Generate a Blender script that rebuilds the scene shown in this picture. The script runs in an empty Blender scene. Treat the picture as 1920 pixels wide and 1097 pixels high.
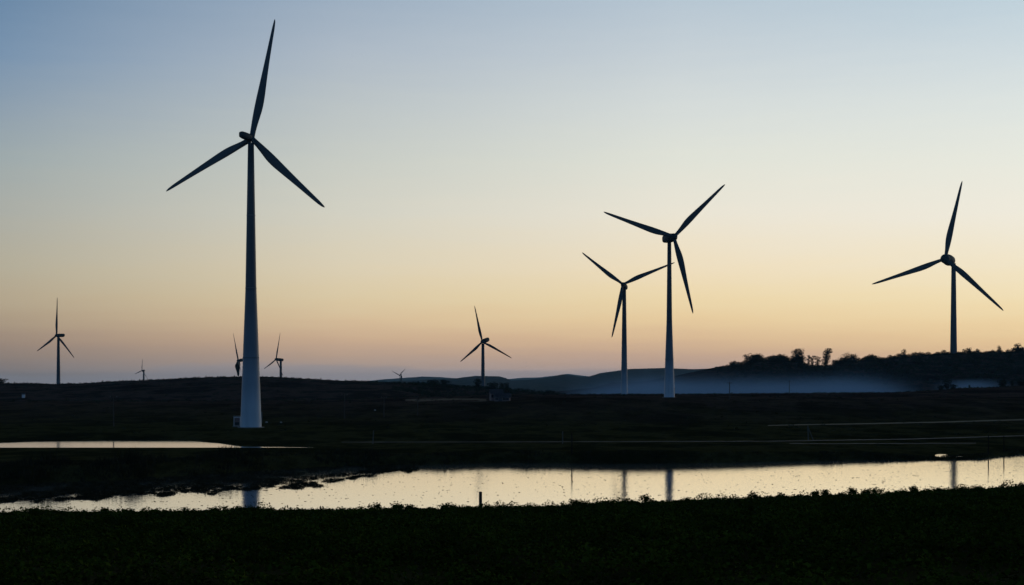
import bpy, math, random
import numpy as np
from mathutils import Vector, Matrix

random.seed(7); RNG = np.random.default_rng(7)
S = bpy.context.scene
COL = S.collection
# ------------------------------------------------------------------ camera, sky, sun, exposure
H, F = 8.0, 2667.0                      # eye height above the water, focal length in photo pixels
CX, YH = 960.0, 732.0                   # photo column straight ahead, photo row of the horizon
cam_d = bpy.data.cameras.new("camera"); cam = bpy.data.objects.new("camera", cam_d); COL.objects.link(cam)
cam.location = (0, 0, H); cam.rotation_euler = (math.pi/2, 0, 0)
cam_d.sensor_width = 36; cam_d.lens = 36*F/1920; cam_d.shift_y = (YH-548.5)/1920
cam_d.clip_start = .5; cam_d.clip_end = 60000
S.camera = cam
S.view_settings.view_transform = 'Standard'; S.view_settings.look = 'None'
S.view_settings.gamma = 1; S.view_settings.exposure = 0

def lin(c):
    return tuple(((v/255)/12.92 if v/255 <= .04045 else ((v/255+.055)/1.055)**2.4) for v in c)

W = bpy.data.worlds.new("World"); S.world = W; W.use_nodes = True
wn, wl = W.node_tree.nodes, W.node_tree.links
wn.clear()
def N(t, **k):
    n = wn.new(t)
    for a, b in k.items(): setattr(n, a, b)
    return n
def M(op, a, b=None, c=None):
    n = N('ShaderNodeMath', operation=op)
    for i, v in enumerate((a, b, c)):
        if v is None: continue
        if isinstance(v, (int, float)): n.inputs[i].default_value = v
        else: wl.new(v, n.inputs[i])
    return n.outputs[0]
tc = N('ShaderNodeTexCoord'); sx = N('ShaderNodeSeparateXYZ'); wl.new(tc.outputs['Generated'], sx.inputs[0])
dx, dy, dz = sx.outputs
az = M('MULTIPLY', M('ARCTAN2', dx, dy), 180/math.pi)
el = M('MULTIPLY', M('ARCSINE', dz), 180/math.pi)
# thin uneven layers low in the sky
cmb = N('ShaderNodeCombineXYZ'); wl.new(M('MULTIPLY', az, .22), cmb.inputs[0]); wl.new(M('MULTIPLY', el, 2.6), cmb.inputs[1])
nz = N('ShaderNodeTexNoise'); wl.new(cmb.outputs[0], nz.inputs['Vector'])
nz.inputs['Scale'].default_value = 1.0; nz.inputs['Detail'].default_value = 5; nz.inputs['Roughness'].default_value = .55
el2 = M('ADD', el, M('MULTIPLY', M('SUBTRACT', nz.outputs[0], .5), .7))
fac = M('DIVIDE', M('MAXIMUM', el2, 0), 90)
ROWS = [0, 100, 200, 300, 400, 500, 560, 600, 640, 670, 690, 705, 722]
SKY = {
 -20: [(107,136,166),(120,146,173),(141,158,173),(158,169,170),(170,172,164),(178,171,151),(177,163,139),(168,151,129),(151,133,120),(133,122,117),(121,115,117),(112,112,118),(106,109,118)],
 -6.8: [(157,174,192),(173,185,197),(187,195,197),(199,203,196),(210,208,194),(218,206,179),(217,199,163),(212,187,152),(196,166,139),(172,150,136),(156,142,137),(142,136,139),(132,131,139)],
 6.8: [(183,198,210),(198,208,214),(213,219,217),(224,226,215),(234,228,212),(238,222,191),(235,214,171),(229,202,158),(211,179,145),(186,158,140),(169,148,140),(157,143,142),(148,139,144)],
 20: [(192,209,219),(208,219,223),(222,228,224),(232,233,222),(239,234,219),(241,228,198),(240,221,179),(236,211,165),(226,195,150),(208,174,141),(192,162,140),(178,154,142),(168,149,142)],
}
# the haze built below lies between the camera and the sky: the sky behind it is that much brighter
HAZE_D, HAZE_TOP, HAZE_FAR = 5.2e-5, 190.0, 16000.0
def behind_haze(c, e_deg):
    t = math.exp(-HAZE_D*min(HAZE_FAR, (HAZE_TOP-H)/math.tan(math.radians(max(e_deg, .2)))))
    return tuple(max(.02, (v-j*(1-t))/t) for v, j in zip(lin(c), (.022, .048, .085)))
HIGH = [(18.5, .85), (23, .50), (31, .13), (50, .03), (90, .014)]
def ramp(cols_deg):
    r = N('ShaderNodeValToRGB'); cr = r.color_ramp; cr.interpolation = 'LINEAR'
    while len(cr.elements) > 1: cr.elements.remove(cr.elements[-1])
    first = True
    for d, c in sorted(cols_deg):
        if first: e = cr.elements[0]; e.position = d/90; first = False
        else: e = cr.elements.new(d/90)
        e.color = (*c, 1)
    wl.new(fac, r.inputs[0]); return r.outputs[0]
def el_of(y, azd):
    return math.degrees(math.atan((YH-y)/F*math.cos(math.radians(azd))))
ZEN = (.35, .72, 1.35)
outs = []
for a, cols in SKY.items():
    pts = [(el_of(y, a), behind_haze(c, el_of(y, a))) for y, c in zip(ROWS, cols)]
    top = lin(cols[0])
    for d, k in HIGH:
        m = min(1, (d-15)/40)
        pts.append((d, tuple(k*((1-m)*t + m*z) for t, z in zip(top, ZEN))))
    outs.append((a, ramp(pts)))
def mixc(f, a, b):
    n = N('ShaderNodeMix', data_type='RGBA'); wl.new(f, n.inputs[0]); wl.new(a, n.inputs[6]); wl.new(b, n.inputs[7]); return n.outputs[2]
def step(x, a, b, smooth=False):
    n = N('ShaderNodeMapRange'); n.interpolation_type = 'SMOOTHSTEP' if smooth else 'LINEAR'
    wl.new(x, n.inputs[0]); n.inputs[1].default_value = a; n.inputs[2].default_value = b; return n.outputs[0]
c = outs[0][1]
for i in range(1, 4): c = mixc(step(az, outs[i-1][0], outs[i][0]), c, outs[i][1])
east = ramp([(0, (.075,.15,.28)), (6, (.085,.19,.36)), (18, (.075,.17,.34)), (30, (.025,.06,.13)), (50, (.007,.017,.036)), (90, (.005,.012,.024))])
c = mixc(step(M('ABSOLUTE', M('SUBTRACT', az, 8)), 32, 100, True), c, east)
cb = N('ShaderNodeCombineXYZ'); wl.new(M('MULTIPLY', az, .16), cb.inputs[0]); wl.new(M('MULTIPLY', el, 1.2), cb.inputs[1]); cb.inputs[2].default_value = 7.3
n3 = N('ShaderNodeTexNoise'); wl.new(cb.outputs[0], n3.inputs['Vector']); n3.inputs['Scale'].default_value = 1.0; n3.inputs['Detail'].default_value = 6
edge = M('ADD', el, M('MULTIPLY', M('SUBTRACT', n3.outputs[0], .5), 1.6))
bank = M('SUBTRACT', 1, step(edge, .62, .86, True))
cc = N('ShaderNodeRGB'); cc.outputs[0].default_value = (*behind_haze((118, 122, 134), .7), 1)
c = mixc(M('MULTIPLY', bank, .42), c, cc.outputs[0])
bg = N('ShaderNodeBackground'); wl.new(c, bg.inputs[0]); bg.inputs[1].default_value = 1.0
wo = N('ShaderNodeOutputWorld'); wl.new(bg.outputs[0], wo.inputs[0])

sd = bpy.data.lights.new("sun", 'SUN'); sun = bpy.data.objects.new("sun", sd); COL.objects.link(sun)
sd.energy = .12; sd.angle = math.radians(12); sd.color = (1, .78, .52)
sdir = Vector((math.sin(math.radians(40)), math.cos(math.radians(40)), math.tan(math.radians(3)))).normalized()
sun.rotation_euler = sdir.to_track_quat('Z', 'Y').to_euler()

# ------------------------------------------------------------------ helpers
def mat(name, col=(.5,.5,.5), rough=.6, build=None, spec=.5, metal=0):
    m = bpy.data.materials.new(name); m.use_nodes = True
    b = m.node_tree.nodes['Principled BSDF']
    b.inputs['Base Color'].default_value = (*col, 1); b.inputs['Roughness'].default_value = rough
    b.inputs['Specular IOR Level'].default_value = spec; b.inputs['Metallic'].default_value = metal
    if build: build(m.node_tree, b)
    return m
def noise_col(stops, scale=(1,1,1), detail=6, rough=.6, bump=0, coord='Object', dist=.1, nscale=1.0):
    def f(nt, b):
        t = nt.nodes.new('ShaderNodeTexCoord'); mp = nt.nodes.new('ShaderNodeMapping'); mp.inputs['Scale'].default_value = scale
        n = nt.nodes.new('ShaderNodeTexNoise'); n.inputs['Detail'].default_value = detail; n.inputs['Roughness'].default_value = rough
        n.inputs['Scale'].default_value = nscale
        r = nt.nodes.new('ShaderNodeValToRGB'); cr = r.color_ramp
        while len(cr.elements) > 1: cr.elements.remove(cr.elements[-1])
        for i, (p, col) in enumerate(stops):
            e = cr.elements[0] if i == 0 else cr.elements.new(p)
            e.position = p; e.color = (*col, 1)
        nt.links.new(t.outputs[coord], mp.inputs[0]); nt.links.new(mp.outputs[0], n.inputs['Vector'])
        nt.links.new(n.outputs[0], r.inputs[0]); nt.links.new(r.outputs[0], b.inputs['Base Color'])
        if bump:
            bn = nt.nodes.new('ShaderNodeBump'); bn.inputs['Strength'].default_value = bump; bn.inputs['Distance'].default_value = dist
            nt.links.new(n.outputs[0], bn.inputs['Height']); nt.links.new(bn.outputs[0], b.inputs['Normal'])
    return f
def mesh(name, verts, faces, m, parent=None, smooth=False, loc=None):
    me = bpy.data.meshes.new(name)
    if isinstance(verts, np.ndarray) and isinstance(faces, np.ndarray):
        k = faces.shape[1]
        me.vertices.add(len(verts)); me.vertices.foreach_set('co', verts.astype(np.float32).ravel())
        me.loops.add(faces.size); me.loops.foreach_set('vertex_index', faces.astype(np.int32).ravel())
        me.polygons.add(len(faces)); me.polygons.foreach_set('loop_start', np.arange(0, faces.size, k, dtype=np.int32))
        me.update(calc_edges=True)
    else:
        me.from_pydata([tuple(v) for v in verts], [], [tuple(f) for f in faces]); me.update()
    if smooth: me.polygons.foreach_set('use_smooth', [True]*len(me.polygons))
    me.materials.append(m)
    o = bpy.data.objects.new(name, me); COL.objects.link(o)
    if parent: o.parent = parent
    if loc is not None: o.location = loc
    return o
def tag(o, label=None, cat=None, group=None, kind=None):
    if label: o['label'] = label
    if cat: o['category'] = cat
    if group: o['group'] = group
    if kind: o['kind'] = kind
    return o
def empty(name, loc):
    o = bpy.data.objects.new(name, None); COL.objects.link(o); o.location = loc; o.empty_display_size = .5; return o
def children(o): return [c for c in bpy.data.objects if c.parent == o]
def copy_tree(o, parent=None):
    c = o.copy(); COL.objects.link(c)
    if parent: c.parent = parent
    for ch in children(o): copy_tree(ch, c)
    return c
class MB:
    def __init__(s): s.v = []; s.f = []
    def add(s, vs, fs):
        n = len(s.v); s.v += [tuple(v) for v in vs]; s.f += [tuple(i+n for i in f) for f in fs]; return s
    def box(s, c, d, rz=0):
        x, y, z = [q/2 for q in d]; co, si = math.cos(rz), math.sin(rz)
        vs = []
        for a, b, e in ((-x,-y,-z),(x,-y,-z),(x,y,-z),(-x,y,-z),(-x,-y,z),(x,-y,z),(x,y,z),(-x,y,z)):
            vs.append((c[0]+a*co-b*si, c[1]+a*si+b*co, c[2]+e))
        return s.add(vs, [(0,3,2,1),(4,5,6,7),(0,1,5,4),(1,2,6,5),(2,3,7,6),(3,0,4,7)])
    def tube(s, pts, radii, n=10, cap=True):
        pts = [Vector(p) for p in pts]; k0 = len(s.v)
        for i, p in enumerate(pts):
            d = (pts[min(i+1, len(pts)-1)]-pts[max(i-1, 0)]).normalized()
            a = d.cross(Vector((0, 1, .013))); a = a.normalized() if a.length > 1e-3 else Vector((1,0,0)); b = d.cross(a)
            for j in range(n):
                t = 2*math.pi*j/n
                s.v.append(tuple(p + (a*math.cos(t)+b*math.sin(t))*radii[i]))
        for i in range(len(pts)-1):
            for j in range(n):
                s.f.append((k0+i*n+j, k0+(i+1)*n+j, k0+(i+1)*n+(j+1)%n, k0+i*n+(j+1)%n))
        if cap:
            s.f.append(tuple(k0+j for j in range(n))); s.f.append(tuple(k0+(len(pts)-1)*n+j for j in reversed(range(n))))
        return s
    def build(s, name, m, parent=None, smooth=False, loc=None): return mesh(name, s.v, s.f, m, parent, smooth, loc)

# ------------------------------------------------------------------ terrain
def prof(tab):
    xs, ys = zip(*tab); return lambda px: np.interp(px, xs, ys)
y_edge = prof([(-900,971),(0,962),(300,959),(480,957),(720,955),(960,951),(1160,945),(1400,937),(1640,927),(1920,915),(2800,885)])
y_wl   = prof([(-900,915),(0,909),(200,902),(480,884),(650,874),(960,868),(1200,870),(1400,867),(1600,863),(1700,863),(1830,861),(1880,855),(1920,851),(2800,835)])
h_bank = prof([(-900,1.7),(0,1.65),(200,1.4),(480,1.6),(620,1.3),(720,.95),(900,1.0),(1200,1.2),(1350,1.1),(1600,.7),(1700,.42),(1745,.36),(1785,.36),(1830,.42),(1920,.5),(2800,.6)])
yP = prof([(-900,755),(0,752),(600,750),(700,747),(850,742),(1000,739),(1200,739),(1400,738),(1600,737),(1700,735),(1760,731),(1790,728),(1860,727),(1920,724),(2400,712)])
yL = prof([(-900,728),(0,718.5),(60,719),(100,719.5),(180,717.5),(300,711.5),(400,708),(480,707),(560,709.5),(640,713.5),(720,716.5),(800,720),(880,726),(940,730),(1000,735),(1060,740),(1100,748),(1200,775),(2800,780)])
yR = prof([(-900,752),(960,750),(1040,735),(1110,728),(1150,717),(1200,717),(1250,709),(1300,698),(1345,688),(1385,682),(1420,678),(1500,680),(1520,686),(1560,686),(1600,680),(1650,675),(1700,670),(1740,667),(1790,665),(1920,661),(2800,650)])
yB = prof([(-900,729),(560,728),(640,723),(720,718),(760,715),(800,713),(850,710),(870,707),(892,704.5),(935,705),(948,708),(958,712.5),(1000,711),(1035,707),(1055,702.5),(1072,704.5),(1090,708),(1105,707),(1125,701),(1150,698),(1180,693.5),(1245,691),(1300,693),(1350,691),(1450,690),(2800,700)])
yA = prof([(-900,727),(560,724),(650,718),(684,715),(720,711),(760,708),(790,706),(830,707.5),(850,709),(900,713),(1200,722),(2800,722)])
yC = prof([(-900,729),(880,722),(920,714),(950,711),(980,708),(1010,707.5),(1040,704),(1065,700),(1085,703),(1110,706),(1150,714),(1250,722),(2800,724)])
def zy(y, D): return H - (y-YH)*D/F
def smooth01(t): t = np.clip(t, 0, 1); return t*t*(3-2*t)
def vnoise(x, y, seed=0):
    xi, yi = np.floor(x), np.floor(y); xf, yf = x-xi, y-yi
    def h(a, b):
        n = np.sin(a*127.1+b*311.7+seed*74.7)*43758.5453; return n-np.floor(n)
    u, v = xf*xf*(3-2*xf), yf*yf*(3-2*yf)
    return (h(xi,yi)*(1-u)+h(xi+1,yi)*u)*(1-v)+(h(xi,yi+1)*(1-u)+h(xi+1,yi+1)*u)*v
def fbm(x, y, o=4, seed=0):
    r = 0; a = .5
    for i in range(o): r = r+a*(vnoise(x, y, seed+i)-.5); x = x*2.03; y = y*2.03; a *= .5
    return r*2
def pond_mask(X, Y):
    # long shallow pond on the left behind the far bank
    px = CX + F*X/np.maximum(Y, 20)
    yt = np.interp(px, [-900,-200,0,60,200,360,410,450,585,610], [831,830.5,829.8,827.6,826,826.4,830.5,836.5,838,845])
    Dt = H*F/(yt-YH)
    t = np.minimum(Y-196, Dt-Y)
    return np.clip(t/2.5, -1, 1)
def puddle_mask(X, Y):
    return 1-np.hypot((X-(51.0+.3*(Y-169)))/.95, (Y-169.6)/4.6)
def ground(X, Y):
    X = np.asarray(X, float); Y = np.asarray(Y, float); X, Y = np.broadcast_arrays(X, Y)
    px = CX + F*X/np.maximum(Y, 25)
    px = np.clip(px, -900, 2800)
    De = (H-.72)*F/(y_edge(px)-YH); Dw = H*F/(y_wl(px)-YH)
    hb = h_bank(px)
    left = smooth01((1050-px)/350)
    one = np.ones_like(px)
    R = [(0*one, 6.4*one), (De, .45*one), (De+4, -1.3*one), (Dw-4, -1.3*one), (Dw, -.02*one), (Dw+2.2, hb*.9), (Dw+5, hb),
         (Dw+20, .45+.5*hb*.5-left*.35), (205*one, .5-left*.4), (222*one, .5-left*.35), (240*one, .75*one), (262*one, 1.0*one), (290*one, 1.1*one+left*.3),
         (409*one, 6.0*(1-left)+left*4.6), (630*one, zy(yP(px), 630)),
         (735*one, left*(.55*zy(yL(px), 860)+.45*zy(yP(px), 630))+(1-left)*(-9)),
         (860*one, np.maximum(zy(yL(px), 860), -9)), (960*one, -9*(1-smooth01((px-1000)/300))+smooth01((px-1000)/300)*2),
         (1150*one, np.maximum(zy(yR(px), 1150), -16)), (1350*one, -14*one), (3200*one, -14*one), (6000*one, zy(yB(px), 6000)), (7600*one, -5*one),
         (10500*one, zy(yA(px), 10500)), (11800*one, -8*one), (13400*one, zy(yC(px), 13400)), (15500*one, -10*one)]
    z = np.where(Y <= 0, 6.4, -10.0)
    for i in range(len(R)-1):
        (d0, z0), (d1, z1) = R[i], R[i+1]
        t = (Y-d0)/np.maximum(d1-d0, .1)
        s = t if i in (0, 3, 4, 6, 11) else t*t*(3-2*t)
        z = np.where((Y >= d0) & (Y < d1), z0+(z1-z0)*s, z)
    # gentle unevenness
    amp = np.interp(Y, [0,60,160,210,262,320,600,900,1150,4000,12000], [.12,.10,.05,.05,.02,.25,.35,.8,1.2,6,8])
    wl_ = np.interp(Y, [0,200,600,1200,4000,12000], [9,18,35,60,260,600])
    far = np.maximum(z, 0) > .2
    z = z + np.where(far, amp*fbm(X/30.0+3, Y/34.0, 4, 3)*np.where(Y < 2000, 1, 0) + amp*fbm(X/420.0, Y/500.0, 5, 9)*np.where(Y >= 2000, 1, 0), 0)
    pm = pond_mask(X, Y); z = np.where(Y > 190, np.where(pm > -1, np.minimum(z, .12-.5*pm+.0*X), z), z)
    pu = puddle_mask(X, Y); z = np.where(pu > -.35, np.minimum(z, .30-.25*pu), z)
    return z
def place(px, y, d0=120, d1=1300):
    D = np.arange(d0, d1, .5); X = (px-CX)/F*D
    yy = YH + (H-ground(X, D))*F/D
    i = np.argmax(yy <= y)
    if yy[i] > y: i = int(np.argmin(yy))
    return Vector((X[i], D[i], float(ground(X[i], D[i]))))
def at(px, D):
    X = (px-CX)/F*D; return Vector((X, D, float(ground(X, D))))

ys = np.concatenate([np.linspace(-60, 20, 17), np.linspace(22, 78, 40), np.linspace(79, 200, 243), np.linspace(200.5, 300, 120), np.linspace(302, 660, 140),
                     np.linspace(664, 1250, 150), np.linspace(1270, 3300, 30), np.linspace(3340, 7600, 90), np.linspace(7700, 15500, 100)])
ss = np.concatenate([np.linspace(-1.1, -.46, 30), np.linspace(-.45, .45, 520), np.linspace(.46, 1.1, 30)])
SX = ss[None, :]*(ys[:, None].clip(0)+45); SY = np.repeat(ys[:, None], len(ss), 1)
SZ = ground(SX, SY)
V = np.stack([SX, SY, SZ], -1).reshape(-1, 3)
nr, nc = SX.shape
idx = np.arange(nr*nc).reshape(nr, nc)
FQ = np.stack([idx[:-1,:-1], idx[:-1,1:], idx[1:,1:], idx[1:,:-1]], -1).reshape(-1, 4)
def ground_nodes(nt, b):
    L = nt.links.new; nd = nt.nodes.new
    t = nd('ShaderNodeTexCoord')
    def nse(scale, det=6, ro=.6):
        mp = nd('ShaderNodeMapping'); mp.inputs['Scale'].default_value = scale; L(t.outputs['Object'], mp.inputs[0])
        n = nd('ShaderNodeTexNoise'); n.inputs['Scale'].default_value = 1; n.inputs['Detail'].default_value = det; n.inputs['Roughness'].default_value = ro
        L(mp.outputs[0], n.inputs['Vector']); return n.outputs[0]
    def rmp(f, st):
        r = nd('ShaderNodeValToRGB'); cr = r.color_ramp
        while len(cr.elements) > 1: cr.elements.remove(cr.elements[-1])
        for i, (p, c_) in enumerate(st):
            e = cr.elements[0] if i == 0 else cr.elements.new(p); e.position = p; e.color = (*c_, 1)
        L(f, r.inputs[0]); return r.outputs[0]
    grass = rmp(nse((.05,.025,.1), 8, .7), [(.3,(.010,.012,.006)), (.46,(.026,.028,.010)), (.53,(.065,.06,.022)), (.6,(.022,.025,.008)), (.7,(.04,.042,.014))])
    heath = rmp(nse((.018,.010,.1), 9, .72), [(.32,(.016,.010,.009)), (.44,(.035,.023,.018)), (.51,(.10,.066,.052)), (.57,(.026,.018,.014)), (.68,(.07,.052,.034))])
    sp = nd('ShaderNodeSeparateXYZ'); L(t.outputs['Object'], sp.inputs[0])
    mr = nd('ShaderNodeMapRange'); L(sp.outputs[1], mr.inputs[0]); mr.inputs[1].default_value = 270; mr.inputs[2].default_value = 420
    mx = nd('ShaderNodeMix'); mx.data_type = 'RGBA'; L(mr.outputs[0], mx.inputs[0]); L(grass, mx.inputs[6]); L(heath, mx.inputs[7])
    L(mx.outputs[2], b.inputs['Base Color'])
    bn = nd('ShaderNodeBump'); bn.inputs['Strength'].default_value = .6; bn.inputs['Distance'].default_value = .6
    L(nse((.5,.5,.5), 8, .7), bn.inputs['Height']); L(bn.outputs[0], b.inputs['Normal'])
m_ground = mat('ground_cover', rough=1, spec=0, build=ground_nodes)
tag(mesh('ground', V, FQ, m_ground, smooth=True), kind='structure')

# ------------------------------------------------------------------ water
def water_nodes(scale, strength, dist):
    def f(nt, b):
        b.inputs['IOR'].default_value = 1.33; b.inputs['Metallic'].default_value = .88; b.inputs['Base Color'].default_value = (.88,.90,.90,1)
        t = nt.nodes.new('ShaderNodeTexCoord'); mp = nt.nodes.new('ShaderNodeMapping'); mp.inputs['Scale'].default_value = scale
        n = nt.nodes.new('ShaderNodeTexNoise'); n.inputs['Detail'].default_value = 4; n.inputs['Roughness'].default_value = .55; n.inputs['Scale'].default_value = 1
        bn = nt.nodes.new('ShaderNodeBump'); bn.inputs['Strength'].default_value = strength; bn.inputs['Distance'].default_value = dist
        nt.links.new(t.outputs['Object'], mp.inputs[0]); nt.links.new(mp.outputs[0], n.inputs['Vector'])
        nt.links.new(n.outputs[0], bn.inputs['Height']); nt.links.new(bn.outputs[0], b.inputs['Normal'])
    return f
m_river = mat('river_water', (.006,.010,.014), .05, water_nodes((2.4,1.3,1), .42, .02), spec=.5)
m_pond = mat('pond_water', (.006,.010,.014), .10, water_nodes((.6,.5,1), .2, .02), spec=.5)
def sheet(name, x0, x1, y0, y1, m, z=0, nx=2, ny=2):
    xs = np.linspace(x0, x1, nx); yy = np.linspace(y0, y1, ny); gx, gy = np.meshgrid(xs, yy)
    v = np.stack([gx, gy, gx*0+z], -1).reshape(-1, 3); i = np.arange(nx*ny).reshape(ny, nx)
    f = np.stack([i[:-1,:-1], i[:-1,1:], i[1:,1:], i[1:,:-1]], -1).reshape(-1, 4)
    return mesh(name, v, f, m)
# the river follows its two banks
rx = np.linspace(-700, 2600, 90); rv = []; rf = []
for k, p in enumerate(rx):
    De = (H-.72)*F/(y_edge(p)-YH)+1.6; Dw = H*F/(y_wl(p)-YH)+.8
    for D in (De, Dw): rv.append(((p-CX)/F*D, D, 0))
    if k: rf.append((2*k-2, 2*k, 2*k+1, 2*k-1))
tag(mesh('river_water', rv, rf, m_river), kind='structure')
tag(sheet('pond_water', -170, -26, 194, 236, m_pond, -.01), kind='structure')
tag(sheet('puddle_water', 49.7, 52.6, 165.6, 173.8, m_pond, .25), kind='structure')

# ------------------------------------------------------------------ draped strips: tracks and a dry field
def drape(name, top, bot, m, lift=.06, nx=60, ny=3, d0=200):
    pxs = np.linspace(top[0][0], top[-1][0], nx); yt = np.interp(pxs, *zip(*top)); yb = np.interp(pxs, *zip(*bot)); v = []
    for p, a, b in zip(pxs, yt, yb):
        A = place(p, a, d0); B = place(p, b, d0)
        for k in range(ny):
            D = B.y+(A.y-B.y)*k/(ny-1); q = at(p, D); q.z += lift; v.append(q)
    f = [(i*ny+k, (i+1)*ny+k, (i+1)*ny+k+1, i*ny+k+1) for i in range(nx-1) for k in range(ny-1)]
    return tag(mesh(name, v, f, m, smooth=True), kind='structure')
m_track = mat('gravel_track', rough=.9, build=noise_col([(.3,(.07,.075,.04)), (.6,(.14,.14,.08)), (.8,(.09,.09,.05))], (.2,.2,.2)), spec=.2)
m_track2 = mat('wet_track', rough=.8, build=noise_col([(.3,(.03,.034,.03)), (.6,(.075,.078,.07)), (.8,(.035,.038,.03))], (.2,.2,.2)), spec=.3)
m_dry = mat('dry_grass', rough=1, build=noise_col([(.3,(.035,.03,.02)), (.55,(.075,.062,.04)), (.75,(.04,.034,.024))], (.08,.08,.08)), spec=.1)
drape('gravel_track', [(1440,797.5),(1520,796),(1600,794.6),(1750,791.4),(1920,786.4),(2100,781)], [(1440,799),(1520,797.6),(1600,796.4),(1750,793.4),(1920,788.6),(2100,783)], m_track, nx=80)
drape('farm_path', [(640,829.4),(960,829),(1440,827.6),(1700,823.6),(1920,817),(2100,811)], [(640,830.2),(960,829.8),(1440,828.6),(1700,824.8),(1920,818.4),(2100,812.6)], m_track2, nx=120, d0=190)
drape('field_path', [(1480,831.8),(1560,832.6),(1650,832),(1830,831.4)], [(1480,832.6),(1560,833.4),(1650,833),(1830,832.3)], m_track2, nx=40, d0=186)
drape('dry_field', [(760,749),(800,747.5),(860,747.3),(912,748.5)], [(760,752),(800,754),(860,755),(912,753)], m_dry, d0=240)

# ------------------------------------------------------------------ leafy meshes
def leaf_quads(P, size, up=.4, rng=RNG):
    """one folded leaf (two quads) per point"""
    n = len(P)
    a = rng.normal(size=(n, 3)); a[:, 2] = a[:, 2]*.5; a /= np.linalg.norm(a, axis=1, keepdims=True)
    nn = rng.normal(size=(n, 3)); nn[:, 2] += up*3; b = np.cross(nn, a); b /= np.linalg.norm(b, axis=1, keepdims=True)
    c = np.cross(a, b)
    s = (size*np.ones(n)*rng.uniform(.6, 1.3, n))[:, None]
    v0, v1, v2 = P-a*s*.5, P+c*s*.02, P+a*s*.55
    l, r = P+b*s*.36+c*s*.12, P-b*s*.36+c*s*.12
    V = np.stack([v0, l, v2, r], 1).reshape(-1, 3)
    Fq = np.arange(4*n).reshape(n, 4)
    return V, Fq
m_leaf = mat('crop_leaf', rough=.9, spec=0, build=noise_col([(.3,(.013,.022,.003)), (.5,(.040,.060,.006)), (.68,(.090,.115,.013))], (.5,.5,.5), 7))
m_bush = mat('bush_leaf', rough=.9, spec=0, build=noise_col([(.3,(.012,.018,.010)), (.6,(.035,.045,.02))], (1,1,1), 4))
m_tree = mat('tree_leaf', rough=.9, spec=0, build=noise_col([(.3,(.012,.016,.010)), (.6,(.035,.04,.02))], (.5,.5,.5), 4))
m_bark = mat('bark', rough=.9, spec=.1, build=noise_col([(.3,(.03,.024,.02)), (.6,(.08,.06,.05))], (3,3,1), 5))
# the leafy crop on the near slope: rounded plants, each a shell of leaves
def crop():
    n = 30000
    Y = np.sqrt(RNG.uniform(13.5**2, 112**2, n)); s = RNG.uniform(-.47, .47, n); X = s*(Y+5)
    px = CX+F*X/Y
    De = (H-.72)*F/(y_edge(px)-YH)
    k = Y < De+1.2; X, Y, De = X[k], Y[k], De[k]
    # denser, uneven last metres before the water
    m = 3300; p2 = RNG.uniform(-300, 2300, m); D2 = (H-.72)*F/(y_edge(p2)-YH)+RNG.uniform(-2.2, 1.6, m)
    k2 = m; X = np.concatenate([X, (p2-CX)/F*D2]); Y = np.concatenate([Y, D2])
    r = RNG.uniform(.13, .30, len(X))*(.75+.5*(fbm(X/2.2, Y/2.2, 3, 21)+.5))
    r = np.where(RNG.random(len(X)) < .05, r*1.4, r); r[-k2:] = RNG.uniform(.13, .30, k2)*np.where(RNG.random(k2) < .12, 1.7, 1)*(.75+.9*np.clip(fbm(X[-k2:]/3.1, Y[-k2:]/5, 3, 44)+.3, 0, 1))
    Z = ground(X, Y)
    nl = np.where(Y < 45, 26, 16); nl[-k2:] = 64
    i = np.repeat(np.arange(len(X)), nl)
    d = RNG.normal(size=(len(i), 3)); d[:, 2] = np.abs(d[:, 2])*1.1; d /= np.linalg.norm(d, axis=1, keepdims=True)
    rr = (r[i]*RNG.uniform(.75, 1.1, len(i)))[:, None]
    P = np.stack([X[i], Y[i], Z[i]+.02+r[i]*.25], 1)+d*rr
    return leaf_quads(P, np.where(Y[i] < 45, .085, .115)*(.7+.6*RNG.random(len(i))), .5)
v, f = crop()
tag(mesh('crop_plants', v, f, m_leaf), 'dense low green leafy crop covering the near slope', 'crop', kind='stuff')

def tuft(n, w, h, lw, rng=RNG):
    """upright blades"""
    V = []; Fq = []
    for k in range(n):
        x, y = rng.normal(0, w/3, 2); a = rng.uniform(0, 2*math.pi); hh = h*rng.uniform(.5, 1); l = rng.normal(0, .25*hh, 2)
        cx, cy = math.cos(a)*lw/2, math.sin(a)*lw/2; i = len(V)
        V += [(x-cx,y-cy,0),(x+cx,y+cy,0),(x+l[0]+cx*.2,y+l[1]+cy*.2,hh),(x+l[0]-cx*.2,y+l[1]-cy*.2,hh)]; Fq.append((i,i+1,i+2,i+3))
    return np.array(V), np.array(Fq)
# rough grass and rushes on the far bank
def bank_grass():
    Vs, Fs, off = [], [], 0
    n = 2600
    px = RNG.uniform(-350, 2350, n); Dw = H*F/(y_wl(px)-YH)
    D = Dw+RNG.uniform(.1, 5, n); X = (px-CX)/F*D; Z = ground(X, D)
    tall = np.interp(px, [-400,600,760,2300], [.6,.55,.18,.13])*RNG.uniform(.4, 1.3, n)*(1+2.4*np.clip(fbm(X/2.6, D/9, 3, 5), -.25, 1))
    for k in range(n):
        v, f = tuft(9, .8, tall[k], .09)
        Vs.append(v+np.array([X[k], D[k], Z[k]-.03])); Fs.append(f+off); off += len(v)
    return np.concatenate(Vs), np.concatenate(Fs)
m_rush = mat('rush', rough=.9, spec=0, build=noise_col([(.3,(.014,.014,.008)), (.6,(.04,.038,.02))], (1,1,1), 3))
v, f = bank_grass(); tag(mesh('bank_grass', v, f, m_rush), 'rough dark grass and rushes along the far river bank', 'grass', kind='stuff')
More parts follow.
